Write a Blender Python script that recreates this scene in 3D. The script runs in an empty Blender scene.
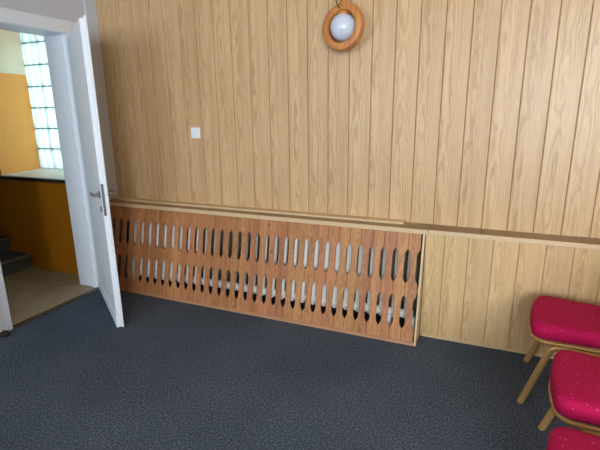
import bpy, bmesh, math, random
from mathutils import Vector, Matrix
random.seed(7)
PI = math.pi
S = bpy.context.scene
COL = S.collection

# ------------------------------------------------------------------ helpers
def link(name, bm, m, parent=None, smooth=False, loc=(0, 0, 0), rot=(0, 0, 0)):
    me = bpy.data.meshes.new(name)
    bmesh.ops.recalc_face_normals(bm, faces=bm.faces)
    if smooth:
        for f in bm.faces: f.smooth = True
    bm.to_mesh(me); bm.free()
    if m: me.materials.append(m)
    o = bpy.data.objects.new(name, me); COL.objects.link(o)
    o.location = loc; o.rotation_euler = rot
    if parent: o.parent = parent
    if smooth:
        try: me.set_sharp_from_angle(angle=math.radians(40))
        except Exception: pass
    return o
def struct(name, bm, m, parent=None, **k):
    o = link(name, bm, m, parent, **k)
    if parent is None: o['kind'] = 'structure'
    return o
def tag(o, label, cat, group=None):
    o['label'] = label; o['category'] = cat
    if group: o['group'] = group
    return o
def empty(name, loc, rot=(0, 0, 0)):
    o = bpy.data.objects.new(name, None); COL.objects.link(o)
    o.location = loc; o.rotation_euler = rot; o.empty_display_size = .1
    return o
def box(bm, x0, x1, y0, y1, z0, z1, bev=0.0, seg=1):
    vs = [bm.verts.new((x, y, z)) for x in (x0, x1) for y in (y0, y1) for z in (z0, z1)]
    fs = [bm.faces.new([vs[i] for i in q]) for q in
          ((0, 1, 3, 2), (4, 6, 7, 5), (0, 4, 5, 1), (2, 3, 7, 6), (0, 2, 6, 4), (1, 5, 7, 3))]
    if bev > 0:
        es = list({e for f in fs for e in f.edges})
        bmesh.ops.bevel(bm, geom=es, offset=bev, segments=seg, affect='EDGES', profile=.5)
def B(*a, **k):
    bm = bmesh.new(); box(bm, *a, **k); return bm
def prism(bm, pts, axis, a, b):
    """pts: 2d outline; axis: 'x','y','z' extrusion axis from a to b"""
    def P(u, v, w):
        return {'x': (w, u, v), 'y': (u, w, v), 'z': (u, v, w)}[axis]
    lo = [bm.verts.new(P(u, v, a)) for u, v in pts]; hi = [bm.verts.new(P(u, v, b)) for u, v in pts]
    n = len(pts)
    bm.faces.new(lo); bm.faces.new(hi[::-1])
    for i in range(n): bm.faces.new((lo[i], lo[(i+1) % n], hi[(i+1) % n], hi[i]))
def tube(bm, pts, r, n=10, closed=False, ry=None):
    """round (or elliptical) tube through a poly-line"""
    pts = [Vector(p) for p in pts]; N = len(pts); rings = []
    ref = None
    for i, p in enumerate(pts):
        if closed: t = (pts[(i+1) % N] - pts[i-1]).normalized()
        elif i == 0: t = (pts[1]-pts[0]).normalized()
        elif i == N-1: t = (pts[-1]-pts[-2]).normalized()
        else: t = ((pts[i+1]-p).normalized() + (p-pts[i-1]).normalized()).normalized()
        if ref is None:
            ref = Vector((0, 1, 0)) if abs(t.y) < .9 else Vector((0, 0, 1))
        a = (ref - t*ref.dot(t)).normalized(); b = t.cross(a); ref = a
        rings.append([bm.verts.new(p + a*math.cos(2*PI*k/n)*r + b*math.sin(2*PI*k/n)*(ry or r)) for k in range(n)])
    for i in range(N if closed else N-1):
        A, C = rings[i], rings[(i+1) % N]
        for k in range(n): bm.faces.new((A[k], A[(k+1) % n], C[(k+1) % n], C[k]))
    if not closed: bm.faces.new(rings[0][::-1]); bm.faces.new(rings[-1])
def lathe(bm, prof, c, axis='z', n=24):
    """profile (r, h) spun about an axis through c"""
    c = Vector(c); rings = []
    def P(r, h, k):
        a = 2*PI*k/n; u, v = r*math.cos(a), r*math.sin(a)
        return c + Vector({'z': (u, v, h), 'y': (u, h, v), 'x': (h, u, v)}[axis])
    for r, h in prof:
        rings.append([bm.verts.new(P(0, h, 0))] if r < 1e-6 else [bm.verts.new(P(r, h, k)) for k in range(n)])
    for A, C in zip(rings, rings[1:]):
        for k in range(n):
            if len(A) == 1 and len(C) == 1: continue
            if len(A) == 1: bm.faces.new((A[0], C[k], C[(k+1) % n]))
            elif len(C) == 1: bm.faces.new((A[k], A[(k+1) % n], C[0]))
            else: bm.faces.new((A[k], A[(k+1) % n], C[(k+1) % n], C[k]))
    if len(rings[0]) > 1: bm.faces.new(rings[0][::-1])
    if len(rings[-1]) > 1: bm.faces.new(rings[-1])
def bez(pts, n=6, r=.04):
    """poly-line with its inner corners rounded"""
    pts = [Vector(p) for p in pts]; out = [pts[0]]
    for i in range(1, len(pts)-1):
        a, b, c = pts[i-1], pts[i], pts[i+1]
        d = min(r, (a-b).length*.45, (c-b).length*.45)
        p, q = b+(a-b).normalized()*d, b+(c-b).normalized()*d
        for k in range(n+1):
            t = k/n; out.append(p*(1-t)**2 + b*2*t*(1-t) + q*t*t)
    out.append(pts[-1]); return out

# ------------------------------------------------------------------ materials
def srgb(r, g, b):
    f = lambda c: (c/255)/12.92 if c/255 <= .04045 else ((c/255+.055)/1.055)**2.4
    return (f(r), f(g), f(b), 1)
class NT:
    def __init__(s, name):
        s.m = bpy.data.materials.new(name); s.m.use_nodes = True
        s.t = s.m.node_tree; s.b = s.t.nodes['Principled BSDF']
    def n(s, k, **kw):
        o = s.t.nodes.new(k)
        for a, v in kw.items(): setattr(o, a, v)
        return o
    def l(s, a, b): s.t.links.new(a, b)
    def math(s, op, a, b=None, c=None):
        o = s.n('ShaderNodeMath', operation=op)
        for i, v in enumerate((a, b, c)):
            if v is None: continue
            if isinstance(v, (int, float)): o.inputs[i].default_value = v
            else: s.l(v, o.inputs[i])
        return o.outputs[0]
    def mix(s, f, a, b):
        o = s.n('ShaderNodeMix', data_type='RGBA')
        for i, v in ((0, f), (6, a), (7, b)):
            if isinstance(v, (int, float, tuple)): o.inputs[i].default_value = v
            else: s.l(v, o.inputs[i])
        return o.outputs[2]
    def ramp(s, f, stops):
        o = s.n('ShaderNodeValToRGB'); e = o.color_ramp.elements
        while len(e) < len(stops): e.new(.5)
        for q, (p, c) in zip(e, stops): q.position = p; q.color = c
        s.l(f, o.inputs[0]); return o.outputs[0]
    def xyz(s, v=None):
        g = s.n('ShaderNodeTexCoord')
        o = s.n('ShaderNodeSeparateXYZ'); s.l(g.outputs['Object'], o.inputs[0])
        s.obj = g.outputs['Object']
        return o.outputs
    def comb(s, x, y, z):
        o = s.n('ShaderNodeCombineXYZ')
        for i, v in enumerate((x, y, z)):
            if isinstance(v, (int, float)): o.inputs[i].default_value = v
            else: s.l(v, o.inputs[i])
        return o.outputs[0]
    def noise(s, v, scale, detail=2, rough=.5, dist=0):
        o = s.n('ShaderNodeTexNoise'); s.l(v, o.inputs['Vector'])
        o.inputs['Scale'].default_value = scale; o.inputs['Detail'].default_value = detail
        o.inputs['Roughness'].default_value = rough; o.inputs['Distortion'].default_value = dist
        return o.outputs[0]
    def white(s, v):
        o = s.n('ShaderNodeTexWhiteNoise', noise_dimensions='1D'); s.l(v, o.inputs['W'])
        return o.outputs['Value']
    def bump(s, h, st, d=.002):
        o = s.n('ShaderNodeBump'); o.inputs['Strength'].default_value = st; o.inputs['Distance'].default_value = d
        s.l(h, o.inputs['Height']); s.l(o.outputs[0], s.b.inputs['Normal'])
    def fin(s, col, rough=.5, metal=0, spec=.5):
        if isinstance(col, tuple): s.b.inputs['Base Color'].default_value = col
        else: s.l(col, s.b.inputs['Base Color'])
        if isinstance(rough, (int, float)): s.b.inputs['Roughness'].default_value = rough
        else: s.l(rough, s.b.inputs['Roughness'])
        s.b.inputs['Metallic'].default_value = metal
        s.b.inputs['Specular IOR Level'].default_value = spec
        return s.m

def wood(name, light, dark, pitch, x0, rings=9., zscale=1., tone=.10, contrast=.6, rough=.42, along='z', knots=False, spec=.4):
    """board timber: straight fibres with a cathedral flame down each board, every board with its own phase"""
    t = NT(name); X = t.xyz()
    ax, lz = (X[0], X[2]) if along == 'z' else (X[2], X[0])
    q = t.math('DIVIDE', t.math('SUBTRACT', ax, x0), pitch)
    idx = t.math('FLOOR', q); fr = t.math('SUBTRACT', q, idx)
    rnd = t.white(idx); r2 = t.white(t.math('ADD', idx, 37.3))
    # centre of the flame sits somewhere in the board
    u = t.math('MULTIPLY', t.math('SUBTRACT', fr, t.math('ADD', .16, t.math('MULTIPLY', r2, .26))), pitch)
    zz = t.math('ADD', t.math('MULTIPLY', lz, zscale), t.math('MULTIPLY', rnd, 7.0))
    wob = t.noise(t.comb(t.math('MULTIPLY', u, 9.), rnd, t.math('MULTIPLY', zz, 2.4)), 1.0, 3, .55)
    # parabola-like level lines -> flame figure
    lev = t.math('ADD', t.math('MULTIPLY', t.math('MULTIPLY', u, u), 900.), t.math('MULTIPLY', wob, 5.0))
    lev = t.math('ADD', lev, t.math('MULTIPLY', zz, .8))
    s1 = t.math('SINE', t.math('MULTIPLY', lev, rings))
    s1 = t.math('POWER', t.math('ADD', t.math('MULTIPLY', s1, .5), .5), 1.6)
    fib = t.noise(t.comb(t.math('MULTIPLY', ax, 420.), 0.0, t.math('MULTIPLY', zz, 14.)), 1.0, 3, .6)
    big = t.noise(t.comb(t.math('MULTIPLY', ax, 26.), 3.0, t.math('MULTIPLY', zz, 1.3)), 1.0, 2, .5)
    f = t.math('ADD', t.math('MULTIPLY', s1, .34*contrast), t.math('MULTIPLY', t.math('SUBTRACT', fib, .5), 1.15*contrast))
    f = t.math('ADD', f, t.math('MULTIPLY', t.math('SUBTRACT', big, .42), .9*contrast))
    col = t.mix(f, light, dark)
    hs = t.n('ShaderNodeHueSaturation'); t.l(col, hs.inputs['Color'])
    t.l(t.math('ADD', 1-tone, t.math('MULTIPLY', rnd, 2*tone)), hs.inputs['Value'])
    t.l(t.math('ADD', .5-tone*.06, t.math('MULTIPLY', r2, tone*.12)), hs.inputs['Hue'])
    col = hs.outputs[0]
    if knots:
        v = t.n('ShaderNodeTexVoronoi'); t.l(t.comb(t.math('MULTIPLY', ax, 9.), 0.0, t.math('MULTIPLY', lz, 6.)), v.inputs['Vector'])
        v.inputs['Scale'].default_value = 1.0
        k = t.ramp(v.outputs['Distance'], [(.0, (1, 1, 1, 1)), (.055, (1, 1, 1, 1)), (.10, (0, 0, 0, 1))])
        g = t.white(t.math('FLOOR', t.math('MULTIPLY', q, .5)))
        k = t.math('MULTIPLY', k, .7)
        col = t.mix(k, col, srgb(84, 42, 22))
    t.bump(f, .12, .001)
    return t.fin(col, rough, 0, spec)
def plain(name, c, rough=.5, metal=0, spec=.5, var=.06, scale=6., bump=0., bscale=80.):
    t = NT(name); t.xyz()
    n = t.noise(t.obj, scale, 3, .55)
    d = tuple(v*(1-var*2) for v in c[:3])+(1,); li = tuple(min(1, v*(1+var)) for v in c[:3])+(1,)
    if bump: t.bump(t.noise(t.obj, bscale, 3, .6), bump, .002)
    return t.fin(t.mix(n, d, li), rough, metal, spec)

PITCH, X0 = .1431, .202
M = {}
M['oak'] = wood('oak_laminate', srgb(209, 176, 133), srgb(140, 99, 58), PITCH, X0, rings=6.5, tone=.03, contrast=.9, rough=.38)
M['oak_low'] = wood('oak_laminate_lower', srgb(214, 182, 134), srgb(162, 122, 76), .1365, 2.723, rings=9., tone=.06, contrast=1.0, rough=.4)
M['oak_trim'] = wood('oak_trim', srgb(212, 186, 146), srgb(160, 126, 86), .18, .05, rings=3., tone=.03, contrast=.5, rough=.42, along='x')
M['groove'] = plain('groove', srgb(140, 104, 68), .7)
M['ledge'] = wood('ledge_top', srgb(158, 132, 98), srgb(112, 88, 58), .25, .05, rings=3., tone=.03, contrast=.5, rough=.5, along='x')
M['pine'] = wood('red_pine', srgb(188, 130, 84), srgb(106, 64, 36), .0755, .0200, rings=13., zscale=1.3, tone=.12, contrast=1.05, rough=.5, knots=True)
M['pine_rail'] = wood('pine_rail', srgb(178, 134, 98), srgb(128, 90, 62), .12, .0, rings=4., tone=.05, contrast=.6, rough=.55, along='x')
M['white'] = plain('white_paint', srgb(240, 245, 251), .42, 0, .45, .02, 3.)
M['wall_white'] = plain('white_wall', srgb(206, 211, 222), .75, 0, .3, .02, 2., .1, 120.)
M['frame_white'] = plain('frame_paint', srgb(238, 243, 251), .5, 0, .4, .02, 2.5)
M['rad'] = plain('radiator_enamel', srgb(248, 245, 238), .4, 0, .5, .02, 9.)
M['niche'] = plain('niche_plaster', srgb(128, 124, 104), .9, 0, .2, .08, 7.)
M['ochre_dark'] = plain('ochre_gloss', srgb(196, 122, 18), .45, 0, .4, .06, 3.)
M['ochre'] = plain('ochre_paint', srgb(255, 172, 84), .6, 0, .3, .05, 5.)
M['reveal_cream'] = plain('reveal_cream', srgb(246, 230, 206), .7, 0, .3, .02, 3.)
M['cream'] = plain('cream_paint', srgb(232, 224, 204), .7, 0, .3, .02, 3.)
M['granite'] = plain('dark_granite', srgb(64, 58, 54), .35, 0, .5, .25, 160.)
M['sill_white'] = plain('sill_paint', srgb(226, 222, 214), .5, 0, .4, .03, 4.)
M['stone'] = plain('grey_terrazzo', srgb(96, 98, 94), .55, 0, .4, .28, 110.)
M['gold'] = plain('gold_tube', srgb(200, 158, 98), .38, .35, .5, .05, 12.)
M['steel'] = plain('brushed_steel', srgb(150, 152, 154), .32, .9, .5, .05, 40.)
M['dark'] = plain('dark_hole', srgb(24, 24, 26), .6)
M['rubber'] = plain('dark_rubber', srgb(44, 36, 32), .8)
M['plastic'] = plain('white_plastic', srgb(236, 240, 248), .35, 0, .5, .01, 4.)
M['cable'] = plain('black_cable', srgb(40, 32, 28), .5)
M['strip_tan'] = plain('nosing_vinyl', srgb(150, 126, 92), .5)
M['strip'] = plain('threshold_strip', srgb(84, 66, 46), .45)

def carpet():
    t = NT('carpet_loop'); t.xyz()
    a = t.noise(t.obj, 230., 2, .7); b = t.noise(t.obj, 110., 3, .8); c = t.noise(t.obj, 1.6, 3, .5)
    f = t.math('ADD', t.math('MULTIPLY', a, .45), t.math('MULTIPLY', b, .75))
    f = t.math('ADD', f, t.math('MULTIPLY', t.math('SUBTRACT', c, .5), .10))
    col = t.ramp(f, [(.41, srgb(25, 31, 42)), (.57, srgb(61, 70, 84)), (.69, srgb(101, 111, 125)), (.80, srgb(148, 156, 167))])
    t.bump(f, .5, .004)
    return t.fin(col, .95, 0, .1)
M['carpet'] = carpet()
def lino():
    t = NT('beige_lino'); X = t.xyz()
    n = t.noise(t.obj, 5., 5, .6); s = t.noise(t.obj, 120., 3, .6)
    col = t.mix(n, srgb(150, 130, 102), srgb(198, 178, 146))
    col = t.mix(t.math('MULTIPLY', t.math('SUBTRACT', s, .4), .7), col, srgb(112, 96, 74))
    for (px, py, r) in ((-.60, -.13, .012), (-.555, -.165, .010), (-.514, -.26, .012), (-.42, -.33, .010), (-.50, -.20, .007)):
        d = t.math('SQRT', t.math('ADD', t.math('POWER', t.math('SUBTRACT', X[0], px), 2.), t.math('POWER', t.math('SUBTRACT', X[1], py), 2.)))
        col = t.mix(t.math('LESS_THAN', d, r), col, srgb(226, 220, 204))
    return t.fin(col, .5, 0, .35)
M['lino'] = lino()
def fabric():
    t = NT('red_speckled_fabric'); t.xyz()
    v = t.n('ShaderNodeTexVoronoi'); t.l(t.obj, v.inputs['Vector']); v.inputs['Scale'].default_value = 42.
    d = t.ramp(v.outputs['Distance'], [(0, (1, 1, 1, 1)), (.10, (1, 1, 1, 1)), (.16, (0, 0, 0, 1))])
    w = t.noise(t.obj, 420., 2, .6)
    col = t.mix(w, srgb(150, 6, 56), srgb(186, 14, 78))
    col = t.mix(t.math('MULTIPLY', d, .4), col, srgb(232, 130, 150))
    t.bump(w, .3, .001)
    m = t.fin(col, .85, 0, .2)
    t.b.inputs['Sheen Weight'].default_value = .06
    t.b.inputs['Sheen Tint'].default_value = srgb(230, 90, 130)
    return m
M['fabric'] = fabric()
M['turned'] = wood('lamp_wood', srgb(204, 138, 76), srgb(132, 74, 32), .05, .0, rings=5., tone=.06, contrast=.8, rough=.4)
def globe_glass():
    t = NT('opal_glass'); t.xyz()
    m = t.fin(srgb(206, 214, 228), .18, 0, .5)
    t.b.inputs['Subsurface Weight'].default_value = .2
    t.b.inputs['Subsurface Radius'].default_value = (.02, .02, .02)
    return m
M['globe'] = globe_glass()
def block_glass(name, c0, c1, gloss):
    t = NT(name); X = t.xyz()
    out = t.t.nodes['Material Output']
    tr = t.n('ShaderNodeBsdfTranslucent')
    w = t.n('ShaderNodeTexWave'); w.inputs['Scale'].default_value = 3.6; w.inputs['Distortion'].default_value = 4.
    t.l(t.obj, w.inputs['Vector'])
    t.l(t.mix(w.outputs[1], c0, c1), tr.inputs['Color'])
    gl = t.n('ShaderNodeBsdfGlossy'); gl.inputs['Roughness'].default_value = .15
    mx = t.n('ShaderNodeMixShader'); mx.inputs[0].default_value = gloss
    t.l(tr.outputs[0], mx.inputs[1]); t.l(gl.outputs[0], mx.inputs[2]); t.l(mx.outputs[0], out.inputs['Surface'])
    return t.m
M['block'] = block_glass('glass_block', srgb(170, 202, 206), srgb(230, 238, 238), .08)
M['mortar'] = block_glass('block_mortar', srgb(130, 160, 162), srgb(150, 178, 180), .02)
def pane_glass():
    t = NT('window_pane'); out = t.t.nodes['Material Output']
    tr = t.n('ShaderNodeBsdfTransparent'); gl = t.n('ShaderNodeBsdfGlossy'); gl.inputs['Roughness'].default_value = .02
    fr = t.n('ShaderNodeFresnel'); fr.inputs[0].default_value = 1.45
    mx = t.n('ShaderNodeMixShader'); t.l(fr.outputs[0], mx.inputs[0]); t.l(tr.outputs[0], mx.inputs[1]); t.l(gl.outputs[0], mx.inputs[2])
    t.l(mx.outputs[0], out.inputs['Surface']); return t.m
M['pane'] = pane_glass()

# ------------------------------------------------------------------ the setting
XR, YF, ZC = 5.4, -5.3, 2.85           # right wall, front (window) wall, ceiling
LEDGE = .718
struct('floor', B(0, XR, YF, .12, -.1, 0), M['carpet'])
struct('ceiling', B(-3.2, XR+.2, YF-.3, .7, ZC, ZC+.1), M['cream'])
# back wall: niche behind the radiator, oak panelling above the ledge
bm = bmesh.new()
box(bm, -.25, XR+.2, .012, .36, .69, ZC)
box(bm, -.25, 2.62, .10, .36, -.1, .69)
box(bm, 2.62, XR+.2, -.12, .36, -.1, .69)
struct('wall_back', bm, M['niche'])
def boards(x0, x1, pitch, xs, y, z0, z1, gap=.004, th=.012, ch=.004):
    bm = bmesh.new(); k = math.floor((xs-x0)/pitch)-1
    while True:
        a, b = x0+pitch*k+gap/2, x0+pitch*(k+1)-gap/2
        k += 1
        a, b = max(a, xs), min(b, x1)
        if a >= x1: break
        if b-a < .02: continue
        prism(bm, [(a, y+th), (a, y+.003), (a+ch*.8, y), (b-ch*.8, y), (b, y+.003), (b, y+th)], 'z', z0, z1)
    return bm
struct('trim_1', boards(X0, XR, PITCH, .0, 0, .7, ZC), M['oak'])                 # upper oak panelling
struct('trim_2', B(0, XR, .0042, .0125, .7, ZC), M['groove'])                    # its groove backing
bm = boards(2.723, XR, .1365, 2.609, -.142, .0, .695, gap=.0022, ch=.003)
struct('trim_3', bm, M['oak_low'])
struct('trim_4', B(2.611, XR, -.1385, -.119, .0, .695), M['groove'])
# ledge: boards along the top of the lower part
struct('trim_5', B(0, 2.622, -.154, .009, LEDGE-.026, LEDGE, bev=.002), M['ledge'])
struct('trim_20', B(0, 2.622, -.158, -.1541, LEDGE-.029, LEDGE-.0005, bev=.001), M['oak_trim'])
struct('trim_6', B(0, 2.46, -.075, 0, LEDGE, LEDGE+.014, bev=.002), M['oak_trim'])
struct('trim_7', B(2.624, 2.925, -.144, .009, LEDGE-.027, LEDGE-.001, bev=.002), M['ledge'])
struct('trim_21', B(2.624, XR, -.148, -.1441, LEDGE-.029, LEDGE-.0015, bev=.001), M['oak_trim'])
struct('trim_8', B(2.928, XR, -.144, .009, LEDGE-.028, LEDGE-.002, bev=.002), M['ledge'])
struct('trim_9', B(2.622, XR, -.147, -.143, .0, .014), M['oak_trim'])

# left wall with the door opening
YH, YN, ZH = -.292, -1.078, 1.998
TW = -.225
bm = bmesh.new()
box(bm, TW, 0, YH, .012, -.1, ZC)
box(bm, TW, 0, YN, YH, ZH, ZC)
box(bm, TW, 0, YF, YN, -.1, ZC)
struct('wall_left', bm, M['wall_white'])
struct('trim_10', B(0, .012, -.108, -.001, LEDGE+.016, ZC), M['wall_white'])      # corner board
# front wall with two windows, right wall
wins = [(.6, 1.9), (3.3, 5.2)]
bm = bmesh.new()
WZ0, WZ1 = .85, 2.45
box(bm, TW, XR+.2, YF-.25, YF, -.1, WZ0); box(bm, TW, XR+.2, YF-.25, YF, WZ1, ZC)
for a, b in ((TW, wins[0][0]), (wins[0][1], wins[1][0]), (wins[1][1], XR+.2)):
    box(bm, a, b, YF-.25, YF, WZ0, WZ1)
struct('wall_front', bm, M['wall_white'])
struct('wall_right', B(XR, XR+.2, YF, .012, -.1, ZC), M['oak'])
for i, (a, b) in enumerate(wins):
    bm = bmesh.new(); y = YF-.12; m = (a+b)/2
    for q in ((a, a+.06), (m-.04, m+.04), (b-.06, b)): box(bm, q[0], q[1], y-.03, y+.03, WZ0, WZ1)
    for q in ((WZ0, WZ0+.06), (WZ1-.06, WZ1)): box(bm, a, b, y-.03, y+.03, q[0], q[1])
    w = struct('window_%d' % (i+2), bm, M['frame_white'])
    link('pane', B(a+.05, b-.05, y-.003, y+.003, WZ0+.05, WZ1-.05), M['pane'], w)

# door frame (structure) : architrave, lining, header
bm = bmesh.new()
AW = .088
def frame_post(bm, y0, y1, inner_low):
    box(bm, 0, .014, y0, y1, 0, ZH+AW, bev=.003)
frame_post(bm, YH, YH+AW, True)
box(bm, 0, .014, YN-.075, YN, 0, ZH+AW, bev=.003)
box(bm, 0, .014, YN, YH, ZH, ZH+AW, bev=.003)
# lining boards inside the opening
box(bm, TW-.012, .006, YH-.006, YH, 0, ZH)
box(bm, TW-.012, .006, YN, YN+.006, 0, ZH)
box(bm, TW-.012, .006, YN, YH, ZH-.004, ZH-.001)
# stop bead the leaf closes against
box(bm, -.075, -.045, YH-.018, YH-.005, 0, ZH-.005)
# thicker backband at the near post
box(bm, .0, .03, YN-.115, YN-.073, .012, ZH+AW, bev=.006)
struct('trim_11', bm, M['frame_white'])

# ------------------------------------------------------------------ the door leaf (open into the room)
ANG = .9448
door = empty('door_1', (.0, -.3085, .010), (0, 0, ANG-PI/2)); door['kind'] = 'structure'
# local: +x from the hinge to the free edge, -y = face turned to the camera (hall side), +y = room side
DW, DH, DT = .862, 1.97, .04
bm = bmesh.new()
box(bm, .0, DW-.014, .0, DT-.016, 0, DH-.014, bev=.002)
box(bm, .0, DW, DT-.016, DT, 0, DH, bev=.003)
leaf = link('leaf', bm, M['white'], door)
bm = bmesh.new()
box(bm, .004, DW-.016, -.006, .001, .0, .085, bev=.002)
link('bottom_rail', bm, M['white'], door)
bm = bmesh.new()
HX, HZ = DW-.062, .915
link('lock_plate', B(DW-.0145, DW-.0125, .003, .019, HZ-.13, HZ+.075), M['steel'], leaf)
bm = bmesh.new()
box(bm, DW-.0135, DW-.004, .006, .016, HZ-.012, HZ+.012, bev=.002); link('latch', bm, M['steel'], leaf)
def lever(side):
    s = -1 if side == 'hall' else 1
    y0 = 0 if s < 0 else DT
    bm = bmesh.new()
    lathe(bm, [(.0, 0), (.024, 0), (.024, .006), (.011, .009), (.0095, .045), (0, .045)], (HX, y0, HZ), 'y', 20)
    if s < 0:
        for v in bm.verts: v.co.y = y0-(v.co.y-y0)
    ye = y0+s*.045
    tube(bm, bez([(HX, y0+s*.02, HZ), (HX, ye, HZ), (HX-.055, ye, HZ), (HX-.115, ye-s*.006, HZ-.003)], 6, .02), .0095, 10, ry=.0085)
    link('handle', bm, M['steel'], door, smooth=True)
    bm = bmesh.new()
    lathe(bm, [(0, 0), (.021, 0), (.021, .005), (.017, .007), (0, .007)], (HX, y0, HZ-.095), 'y', 20)
    if s < 0:
        for v in bm.verts: v.co.y = y0-(v.co.y-y0)
    e = link('keyhole_plate', bm, M['steel'], door, smooth=True)
    yk = y0+s*.0072
    link('keyhole', B(HX-.004, HX+.004, yk-.0008, yk+.0008, HZ-.107, HZ-.085, bev=.0006), M['dark'], e)
lever('hall'); lever('room')
for hz in (.22, 1.0, 1.74):
    bm = bmesh.new()
    lathe(bm, [(0, 0), (.008, 0), (.008, .09), (0, .09)], (.0, DT+.002, hz), 'z', 12)
    link('hinge', bm, M['steel'], door, smooth=True)

# ------------------------------------------------------------------ stairwell beyond the door
WY = -.14                               # dark ochre wall
NX0, NX1, NB = -1.36, -.335, .348        # niche with the glass blocks
SZ = .878
struct('trim_12', B(-3.2, 0.0, -2.6, WY+.02, -.1, -.001), M['lino'])             # landing floor
struct('trim_13', B(-.035, .018, YN+.001, YH-.008, -.001, .005, bev=.002), M['strip'])   # threshold
bm = bmesh.new()
box(bm, -3.2, TW, WY, .36, -.1, SZ-.03)
box(bm, -3.2, NX0, WY, .36, SZ-.03, ZC)
box(bm, NX1, TW, WY, .36, SZ-.03, ZC)
box(bm, NX0, NX1, WY, .36, 2.22, ZC)
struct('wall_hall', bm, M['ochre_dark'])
# painted reveals
def reveal(z0, z1):
    bm = bmesh.new(); prism(bm, [(NX0, WY+.001), (NX0+.112, WY+.001), (NX0+.006, NB), (NX0, NB)], 'z', z0, z1); return bm
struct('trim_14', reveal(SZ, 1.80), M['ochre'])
struct('trim_15', reveal(1.80, 2.22), M['reveal_cream'])
struct('trim_16', B(NX1-.006, NX1, WY+.001, NB, SZ, 2.22), M['cream'])
struct('trim_17', B(NX0+.006, NX1-.006, WY+.001, NB, 2.214, 2.2199), M['ochre'])
struct('trim_18', B(-3.1, TW, WY-.03, WY+.04, SZ-.03, SZ-.002, bev=.003), M['granite'])
bm = bmesh.new(); prism(bm, [(NX0+.118, WY-.015), (NX1-.006, WY-.015), (NX1-.006, NB), (NX0+.007, NB), (NX0+.113, WY+.001)], 'z', SZ-.002, SZ+.004)
struct('trim_19', bm, M['sill_white'])
struct('wall_hall_left', B(-3.2, -3.0, -2.6, WY, -.1, ZC), M['cream'])
struct('wall_hall_front', B(-3.2, TW, -2.7, -2.6, -.1, ZC), M['cream'])
# glass-block window
bm = bmesh.new()
n_c, n_r, G = 5, 7, .2015
gx0, gz0 = NX0+.006, SZ+.004
gw = (NX1-.006)-gx0
pc = .205
for c in range(n_c+1):
    a = gx0+pc*c
    if a+.006 < NX1: box(bm, max(gx0, a-.005), min(NX1-.006, a+.005), NB+.004, NB+.010, gz0, 2.214)
for r in range(n_r+1):
    z = gz0+G*r
    if z < 2.21: box(bm, gx0, NX1-.006, NB+.004, NB+.010, max(gz0, z-.005), z+.005)
win = struct('window_1', bm, M['mortar'])
for c in range(n_c):
    for r in range(n_r):
        a, b = gx0+pc*c+.006, min(gx0+pc*(c+1)-.006, NX1-.008)
        z0, z1 = gz0+G*r+.006, min(gz0+G*(r+1)-.006, 2.212)
        if b-a < .03 or z1-z0 < .03: continue
        link('glass_block', B(a, b, NB-.012, NB+.075, z0, z1, bev=.012, seg=2), M['block'], win, smooth=True)
# stairs going up to the left
st = empty('staircase', (-1.05, -.75, 0))
tag(st, 'grey terrazzo staircase rising left from the beige landing behind the doorway', 'staircase')
R_, T_ = .138, .265
for i in range(6):
    bm = bmesh.new()
    xf = -1.045-T_*i
    box(bm, -2.995, xf, -1.6, WY-.001, R_*i, R_*(i+1)-.03)
    box(bm, -2.995, xf+.045, -1.6, WY-.001, R_*(i+1)-.03, R_*(i+1), bev=.006, seg=2)
    o = link('step', bm, M['stone'], st); o.location = (1.05, .75, 0)
    e = link('nosing_strip', B(xf+.018, xf+.046, -1.59, WY-.02, R_*(i+1)-.004, R_*(i+1)+.003, bev=.001), M['strip_tan'], o)
    e['label'] = 'tan nosing strip'

# ------------------------------------------------------------------ radiator and its cover
PB, PX = .0755, .0955                      # board pitch, first slot
LEAN = math.atan2(.145, .695); LEN = .705
cov = empty('radiator_cover', (1.3, -.290, 0), (0, 0, math.radians(-.5)))
tag(cov, 'reddish pine radiator cover with two rows of slots, leaning out under the ledge', 'radiator cover')
tilt = Matrix.Rotation(-LEAN, 4, 'X')
def tilted(bm):
    for v in bm.verts: v.co = tilt @ v.co
    return bm
XL, XE = .012, 2.594
hw = .0168
def notch(za, zb):
    """right-hand edge offsets (inset, v) of a pointed slot from za to zb"""
    return [(0, za), (.007, za+.010), (.0145, za+.024), (hw, za+.038), (hw, zb-.038), (.0145, zb-.024), (.007, zb-.010), (0, zb)]
side = [(0, 0.004)]+notch(.098, .310)+notch(.388, .602)+[(0, LEN)]
bm = bmesh.new()
for k in range(-2, 34):
    a, b = PX+PB*k, PX+PB*(k+1)
    la, lb = a < XL, b > XE
    a, b = max(a, XL), min(b, XE)
    if b-a < .01: continue
    L = [(a+.0006, .004), (a+.0006, LEN)] if la else [(a+.0006+d, v) for d, v in side]
    if la: pass
    Rr = [(b-.0006, .004), (b-.0006, LEN)] if lb else [(b-.0006-d, v) for d, v in side]
    pts = L[::-1] + Rr if False else L + Rr[::-1]
    # quads between left and right outline rows: both share the same v list when cut on both sides
    vl = [v for _, v in (side)]
    def at(prof, v):
        for (d0, v0), (d1, v1) in zip(prof, prof[1:]):
            if v0 <= v <= v1: return d0 + (d1-d0)*((v-v0)/(v1-v0) if v1 > v0 else 0)
        return prof[-1][0]
    rows = []
    e = .0022
    for v in vl:
        x0, x1 = at(L, v), at(Rr, v)
        rows.append([bm.verts.new((p[0]-1.3, p[1], v)) for p in ((x0, .009), (x0, e), (x0+e, 0), (x1-e, 0), (x1, e), (x1, .009))])
    for A, C in zip(rows, rows[1:]):
        for i in range(6): bm.faces.new((A[i], A[(i+1) % 6], C[(i+1) % 6], C[i]))
    bm.faces.new(rows[0]); bm.faces.new(rows[-1][::-1])
link('front_panel', tilted(bm), M['pine'], cov)
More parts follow.
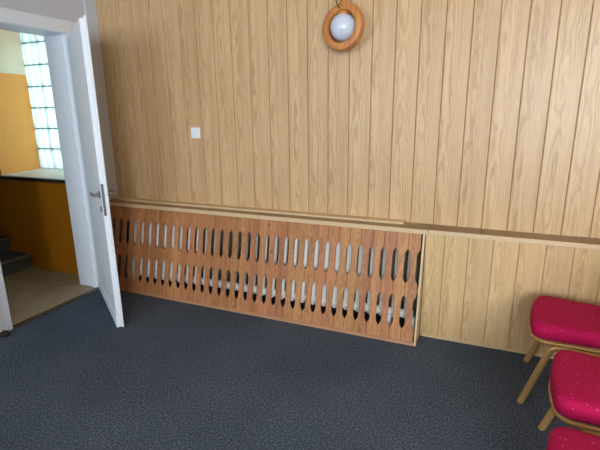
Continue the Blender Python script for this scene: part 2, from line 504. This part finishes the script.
bm = B(XL-1.3, XE-1.3, -.006, .0088, .0, .022, bev=.002)
link('bottom_batten', tilted(bm), M['pine_rail'], cov, loc=(0, 0, .002))
bm = B(XL-1.3, XE-1.3, .0085, .024, .33, .36); link('cross_rail', tilted(bm), M['pine_rail'], cov)
# light end piece closing the right side
bm = bmesh.new()
prism(bm, [(-.002, .004), (.146, .004), (.146, .690), (.1415, .690)], 'x', 2.595-1.3, 2.607-1.3)
link('end_piece', bm, M['oak_trim'], cov)

rad = empty('radiator', (1.36, -.188, .006), (-LEAN, 0, 0))
tag(rad, 'white cast-iron column radiator hidden behind the slotted pine cover', 'radiator')
def section():
    """one cast-iron element: a column with a hub at either end"""
    bm = bmesh.new()
    prof = [(.0, .100), (.4, .102), (.75, .109), (.95, .120), (1, .142), (1, .635), (.95, .655), (.75, .667), (.4, .674), (.0, .675)]
    hx, hy, n = .0215, .022, 16
    for yc in (0.0,):
        rings = []
        for q, z in prof:
            if q == 0: rings.append([bm.verts.new((0, yc, z))]); continue
            ring = []
            for k in range(n):
                a = 2*PI*k/n; c_, s_ = math.cos(a), math.sin(a)
                ring.append(bm.verts.new((hx*q*math.copysign(abs(c_)**.7, c_), yc+hy*q*math.copysign(abs(s_)**.7, s_), z)))
            rings.append(ring)
        for A, C in zip(rings, rings[1:]):
            for k in range(n):
                if len(A) == 1: bm.faces.new((A[0], C[k], C[(k+1) % n]))
                elif len(C) == 1: bm.faces.new((A[k], A[(k+1) % n], C[0]))
                else: bm.faces.new((A[k], A[(k+1) % n], C[(k+1) % n], C[k]))
    for z in (.142, .632):
        lathe(bm, [(0, -.0406), (.026, -.0406), (.029, -.036), (.030, 0), (.029, .036), (.026, .0406), (0, .0406)], (0, 0, z), 'x', 16)
    return bm
sec0 = link('section', section(), M['rad'], rad, smooth=True)
for j in range(-3, 26):
    x = .483+.0816*j
    o = sec0 if j == -3 else sec0.copy()
    if j != -3: COL.objects.link(o); o.parent = rad
    o.location = (x-1.36, 0, 0)
bm = bmesh.new()
tube(bm, bez([(1.13, 0, .142), (1.206, 0, .142), (1.206, 0, .0)], 6, .03), .014, 12)
link('pipe', bm, M['rad'], rad, smooth=True)
bm = bmesh.new()
lathe(bm, [(0, 0), (.018, 0), (.024, .006), (.024, .05), (.018, .056), (0, .056)], (1.155, 0, .142), 'x', 16)
link('valve', bm, M['steel'], rad, smooth=True)
for fx in (-1.1, 0.0, 1.05):
    bm = bmesh.new(); lathe(bm, [(.028, 0), (.022, .03), (.018, .125)], (fx, 0, 0), 'z', 14)
    link('foot', bm, M['rad'], rad, smooth=True)

# ------------------------------------------------------------------ wall lamp
lamp = empty('wall_lamp', (2.045, 0, 2.16))
tag(lamp, 'round wooden ring wall lamp with a white glass globe on the oak panelling', 'wall lamp')
LC = Vector((2.052, -.105, 1.914))-Vector((2.045, 0, 2.16))
bm = bmesh.new()
# ring: turned wood, rounded profile, spun about y
prof = [(.088, -.018), (.093, -.025), (.112, -.027), (.128, -.021), (.133, -.004), (.131, .014), (.122, .024), (.096, .025), (.088, .016)]
n = 56; RM = Matrix.Rotation(math.radians(-9), 3, 'Z') @ Matrix.Rotation(math.radians(-7), 3, 'X')
rings = [[bm.verts.new(LC+RM @ Vector((r*math.cos(2*PI*k/n), h*1.25, r*1.04*math.sin(2*PI*k/n)))) for r, h in prof] for k in range(n)]
for k in range(n):
    A, C = rings[k], rings[(k+1) % n]
    for i in range(len(prof)):
        bm.faces.new((A[i], A[(i+1) % len(prof)], C[(i+1) % len(prof)], C[i]))
link('ring', bm, M['turned'], lamp, smooth=True, rot=(0, 0, 0))
bm = bmesh.new(); lathe(bm, [(.0, -.079)]+[(.079*math.cos(a), .079*math.sin(a)) for a in [(-80+10*i)*PI/180 for i in range(16)]]+[(.031, .074), (0, .075)], LC, 'z', 32)
link('globe', bm, M['globe'], lamp, smooth=True)
bm = bmesh.new(); lathe(bm, [(0, .066), (.034, .066), (.036, .074), (.030, .088), (0, .090)], LC, 'z', 20)
link('socket', bm, M['turned'], lamp, smooth=True)
bm = bmesh.new(); lathe(bm, [(0, .124), (.026, .124), (.030, .134), (.018, .142), (.016, .152), (.026, .160), (.028, .172), (.016, .180), (.014, .215), (.020, .225), (0, .228)], LC, 'z', 20)
link('neck', bm, M['turned'], lamp, smooth=True)
bm = bmesh.new(); tube(bm, bez([(LC.x, LC.y, LC.z+.205), (LC.x, LC.y, LC.z+.262), (LC.x, -.004, LC.z+.262)], 6, .04), .016, 12)
link('arm', bm, M['turned'], lamp, smooth=True)
bm = bmesh.new(); lathe(bm, [(0, 0), (.062, 0), (.062, -.012), (.052, -.022), (0, -.024)], (LC.x, 0, LC.z+.262), 'y', 28)
link('wall_plate', bm, M['turned'], lamp, smooth=True)
bm = bmesh.new(); tube(bm, bez([(LC.x-.004, LC.y+.004, LC.z+.088), (LC.x-.030, LC.y-.036, LC.z+.120), (LC.x-.040, LC.y-.034, LC.z+.165), (LC.x-.036, LC.y, LC.z+.230), (LC.x-.03, -.012, LC.z+.25)], 6, .03), .0028, 8)
link('cable', bm, M['cable'], lamp, smooth=True)

# ------------------------------------------------------------------ light switch
sw = empty('light_switch', (.861, 0, 1.277))
tag(sw, 'square white plastic light switch on the oak panelling left of the lamp', 'light switch')
bm = B(-.040, .040, -.010, .0, -.041, .041, bev=.004, seg=2); link('cover_plate', bm, M['plastic'], sw)
bm = bmesh.new(); prism(bm, [(-.0105, .028), (-.0165, .027), (-.012, -.028), (-.009, -.028)], 'x', -.028, .028)
link('rocker', bm, M['plastic'], sw)

# ------------------------------------------------------------------ door stop at the near post
bm = bmesh.new()
lathe(bm, [(0, .0), (.030, .0), (.031, .012), (.027, .024), (.016, .030), (0, .031)], (0, 0, 0), 'z', 18)
ds = link('door_stop', bm, M['rubber'], None, smooth=True, loc=(.046, -1.158, 0))
tag(ds, 'small dark rubber door stop on the carpet at the foot of the near door post', 'door stop')

# ------------------------------------------------------------------ banquet chairs
def outline(x0, x1, w0, w1, rf, rb, bow=.012, n=7):
    """rounded trapezoid seen from above; front edge (x0) slightly bowed"""
    P = []
    def arc(cx, cy, r, a0, a1):
        for k in range(n+1):
            a = a0+(a1-a0)*k/n; P.append((cx+r*math.cos(a), cy+r*math.sin(a)))
    arc(x0+rf, w0-rf, rf, PI/2, PI)
    for k in range(1, 6):
        y = (w0-rf)*(1-2*k/6); P.append((x0-bow*(1-(y/(w0-rf))**2), y))
    arc(x0+rf, -w0+rf, rf, PI, 1.5*PI)
    arc(x1-rb, -w1+rb, rb, 1.5*PI, 2*PI)
    arc(x1-rb, w1-rb, rb, 0, PI/2)
    return P
def cushion(bm, P, levels, cx):
    """stack of shrunk outlines; levels: (inset, z)"""
    rings = []
    N = len(P)
    for d, z in levels:
        ring = []
        for i, (x, y) in enumerate(P):
            ax, ay = P[i-1]; bx, by = P[(i+1) % N]
            tx, ty = bx-ax, by-ay; l = math.hypot(tx, ty) or 1
            nx, ny = -ty/l, tx/l
            ring.append(bm.verts.new((x+nx*d, y+ny*d, z)))
        rings.append(ring)
    for A, C in zip(rings, rings[1:]):
        for k in range(N): bm.faces.new((A[k], A[(k+1) % N], C[(k+1) % N], C[k]))
    bm.faces.new(rings[0][::-1])
    # crowned top
    ring = rings[-1]; zt = levels[-1][1]
    for s, dz in ((.66, .004), (.33, .006)):
        new = [bm.verts.new((cx+(v.co.x-cx)*s, v.co.y*s, zt+dz)) for v in rings[-1]]
        for k in range(N): bm.faces.new((ring[k], ring[(k+1) % N], new[(k+1) % N], new[k]))
        ring = new
    c = bm.verts.new((cx, 0, zt+.0065))
    for k in range(N): bm.faces.new((ring[k], ring[(k+1) % N], c))
def make_chair():
    t = empty('banquet_chair', (0, 0, 0))
    P = outline(-.205, .205, .206, .182, .062, .05)
    bm = bmesh.new()
    cushion(bm, P, [(.012, .358), (.003, .363), (-.002, .376), (-.002, .395), (-.001, .416), (.004, .427), (.014, .4335), (.035, .436)], 0)
    link('seat', bm, M['fabric'], t, smooth=True)
    bm = bmesh.new()
    Q = outline(-.197, .20, .200, .176, .072, .05)
    tube(bm, [(x, y, .347) for x, y in Q], .011, 10, closed=True, ry=.011)
    link('seat_frame', bm, M['gold'], t, smooth=True)
    for s in (1, -1):
        bm = bmesh.new()
        tube(bm, bez([(-.212, s*.216, .0), (-.108, s*.198, .327), (.150, s*.178, .325)], 8, .03), .0125, 12, ry=.0165)
        bmesh.ops.translate(bm, verts=[v for v in bm.verts], vec=(0, 0, .0))
        link('leg', bm, M['gold'], t, smooth=True)
        bm = bmesh.new()
        tube(bm, bez([(.295, s*.195, .0), (.205, s*.178, .330)], 8, .05), .0125, 12, ry=.0165)
        link('leg', bm, M['gold'], t, smooth=True)
    bm = bmesh.new()
    tube(bm, bez([(.205, .178, .330), (.215, .176, .40), (.285, .172, .70), (.292, .12, .815), (.294, 0, .835), (.292, -.12, .815), (.285, -.172, .70), (.215, -.176, .40), (.205, -.178, .330)], 6, .06), .0125, 10)
    link('back_frame', bm, M['gold'], t, smooth=True)
    bm = bmesh.new()
    O = [(y*.93, z) for y, z in ((-.160, .47), (.160, .47), (.168, .70), (.125, .790), (.06, .812), (-.06, .812), (-.125, .790), (-.168, .70))]
    rr = []
    for x_, s in ((-.022, .90), (-.026, .80), (-.014, .985), (.0, 1.0), (.014, .985), (.022, .90)):
        rr.append([bm.verts.new((.215+(z-.40)*.233+x_, y*s, .64+(z-.64)*s)) for y, z in O])
    order = [rr[1], rr[0], rr[2], rr[3], rr[4], rr[5]]
    for A, C in zip(order, order[1:]):
        for k in range(8): bm.faces.new((A[k], A[(k+1) % 8], C[(k+1) % 8], C[k]))
    bm.faces.new(order[0][::-1]); bm.faces.new(order[-1])
    b = link('backrest', bm, M['fabric'], t, smooth=True)
    for xb, yb in ((-.06, .176), (.13, .166)):
        bm = bmesh.new(); tube(bm, [(xb, yb, .32), (xb, -yb, .32)], .009, 8)
        link('cross_bar', bm, M['gold'], t, smooth=True)
    return t
chair0 = make_chair()
spots = [((3.414, -.470), -7, 'red speckled banquet chair with gold legs, nearest the oak wall, seat in full view'),
         ((3.446, -1.070), -6, 'red speckled banquet chair between the other two, only its far front leg showing'),
         ((3.378, -1.610), -4, 'red speckled banquet chair cut by the bottom edge of the photo, farthest from the wall')]
for i, ((x, y), a, lab) in enumerate(spots):
    if i == 0: r = chair0
    else:
        r = chair0.copy(); COL.objects.link(r)
        for ch in list(chair0.children):
            c = ch.copy(); COL.objects.link(c); c.parent = r
    r.location = (x, y, 0); r.rotation_euler = (0, 0, math.radians(a))
    tag(r, lab, 'chair', 'red banquet chairs in a row')

# ------------------------------------------------------------------ light
def area(name, loc, rot, sx, sy, e, col):
    l = bpy.data.lights.new(name, 'AREA'); l.shape = 'RECTANGLE'; l.size = sx; l.size_y = sy; l.energy = e; l.color = col
    o = bpy.data.objects.new(name, l); COL.objects.link(o); o.location = loc; o.rotation_euler = rot
    return o
for (a, b), e in zip(wins, (95, 310)):
    area('daylight', ((a+b)/2, YF-.30, (WZ0+WZ1)/2), (PI/2, 0, 0), b-a, WZ1-WZ0, e, (.82, .91, 1.0))
area('daylight', ((NX0+NX1)/2, NB+.30, 1.55), (-PI/2, 0, 0), 1.1, 1.5, 34, (1.0, .95, .90))
w = bpy.data.worlds.new('World'); S.world = w; w.use_nodes = True
bg = w.node_tree.nodes['Background']; bg.inputs[0].default_value = (.80, .88, 1.0, 1); bg.inputs[1].default_value = 1.0

# ------------------------------------------------------------------ camera
cam = bpy.data.cameras.new('camera'); cam.sensor_width = 36; cam.lens = 26.759; cam.clip_start = .05
co = bpy.data.objects.new('camera', cam); COL.objects.link(co)
r_ = Vector((.92173366, .38763910, -.01195735)); u_ = Vector((-.08657259, .23571176, .96795927)); b_ = Vector((.37803735, -.89116547, .25082239))
co.matrix_world = Matrix(((r_.x, u_.x, b_.x, 2.92893), (r_.y, u_.y, b_.y, -2.87638), (r_.z, u_.z, b_.z, 1.43961), (0, 0, 0, 1)))
S.camera = co
vs = S.view_settings
vs.view_transform = 'Standard'; vs.look = 'None'; vs.gamma = 1; vs.use_curve_mapping = False
vs.exposure = 0.0
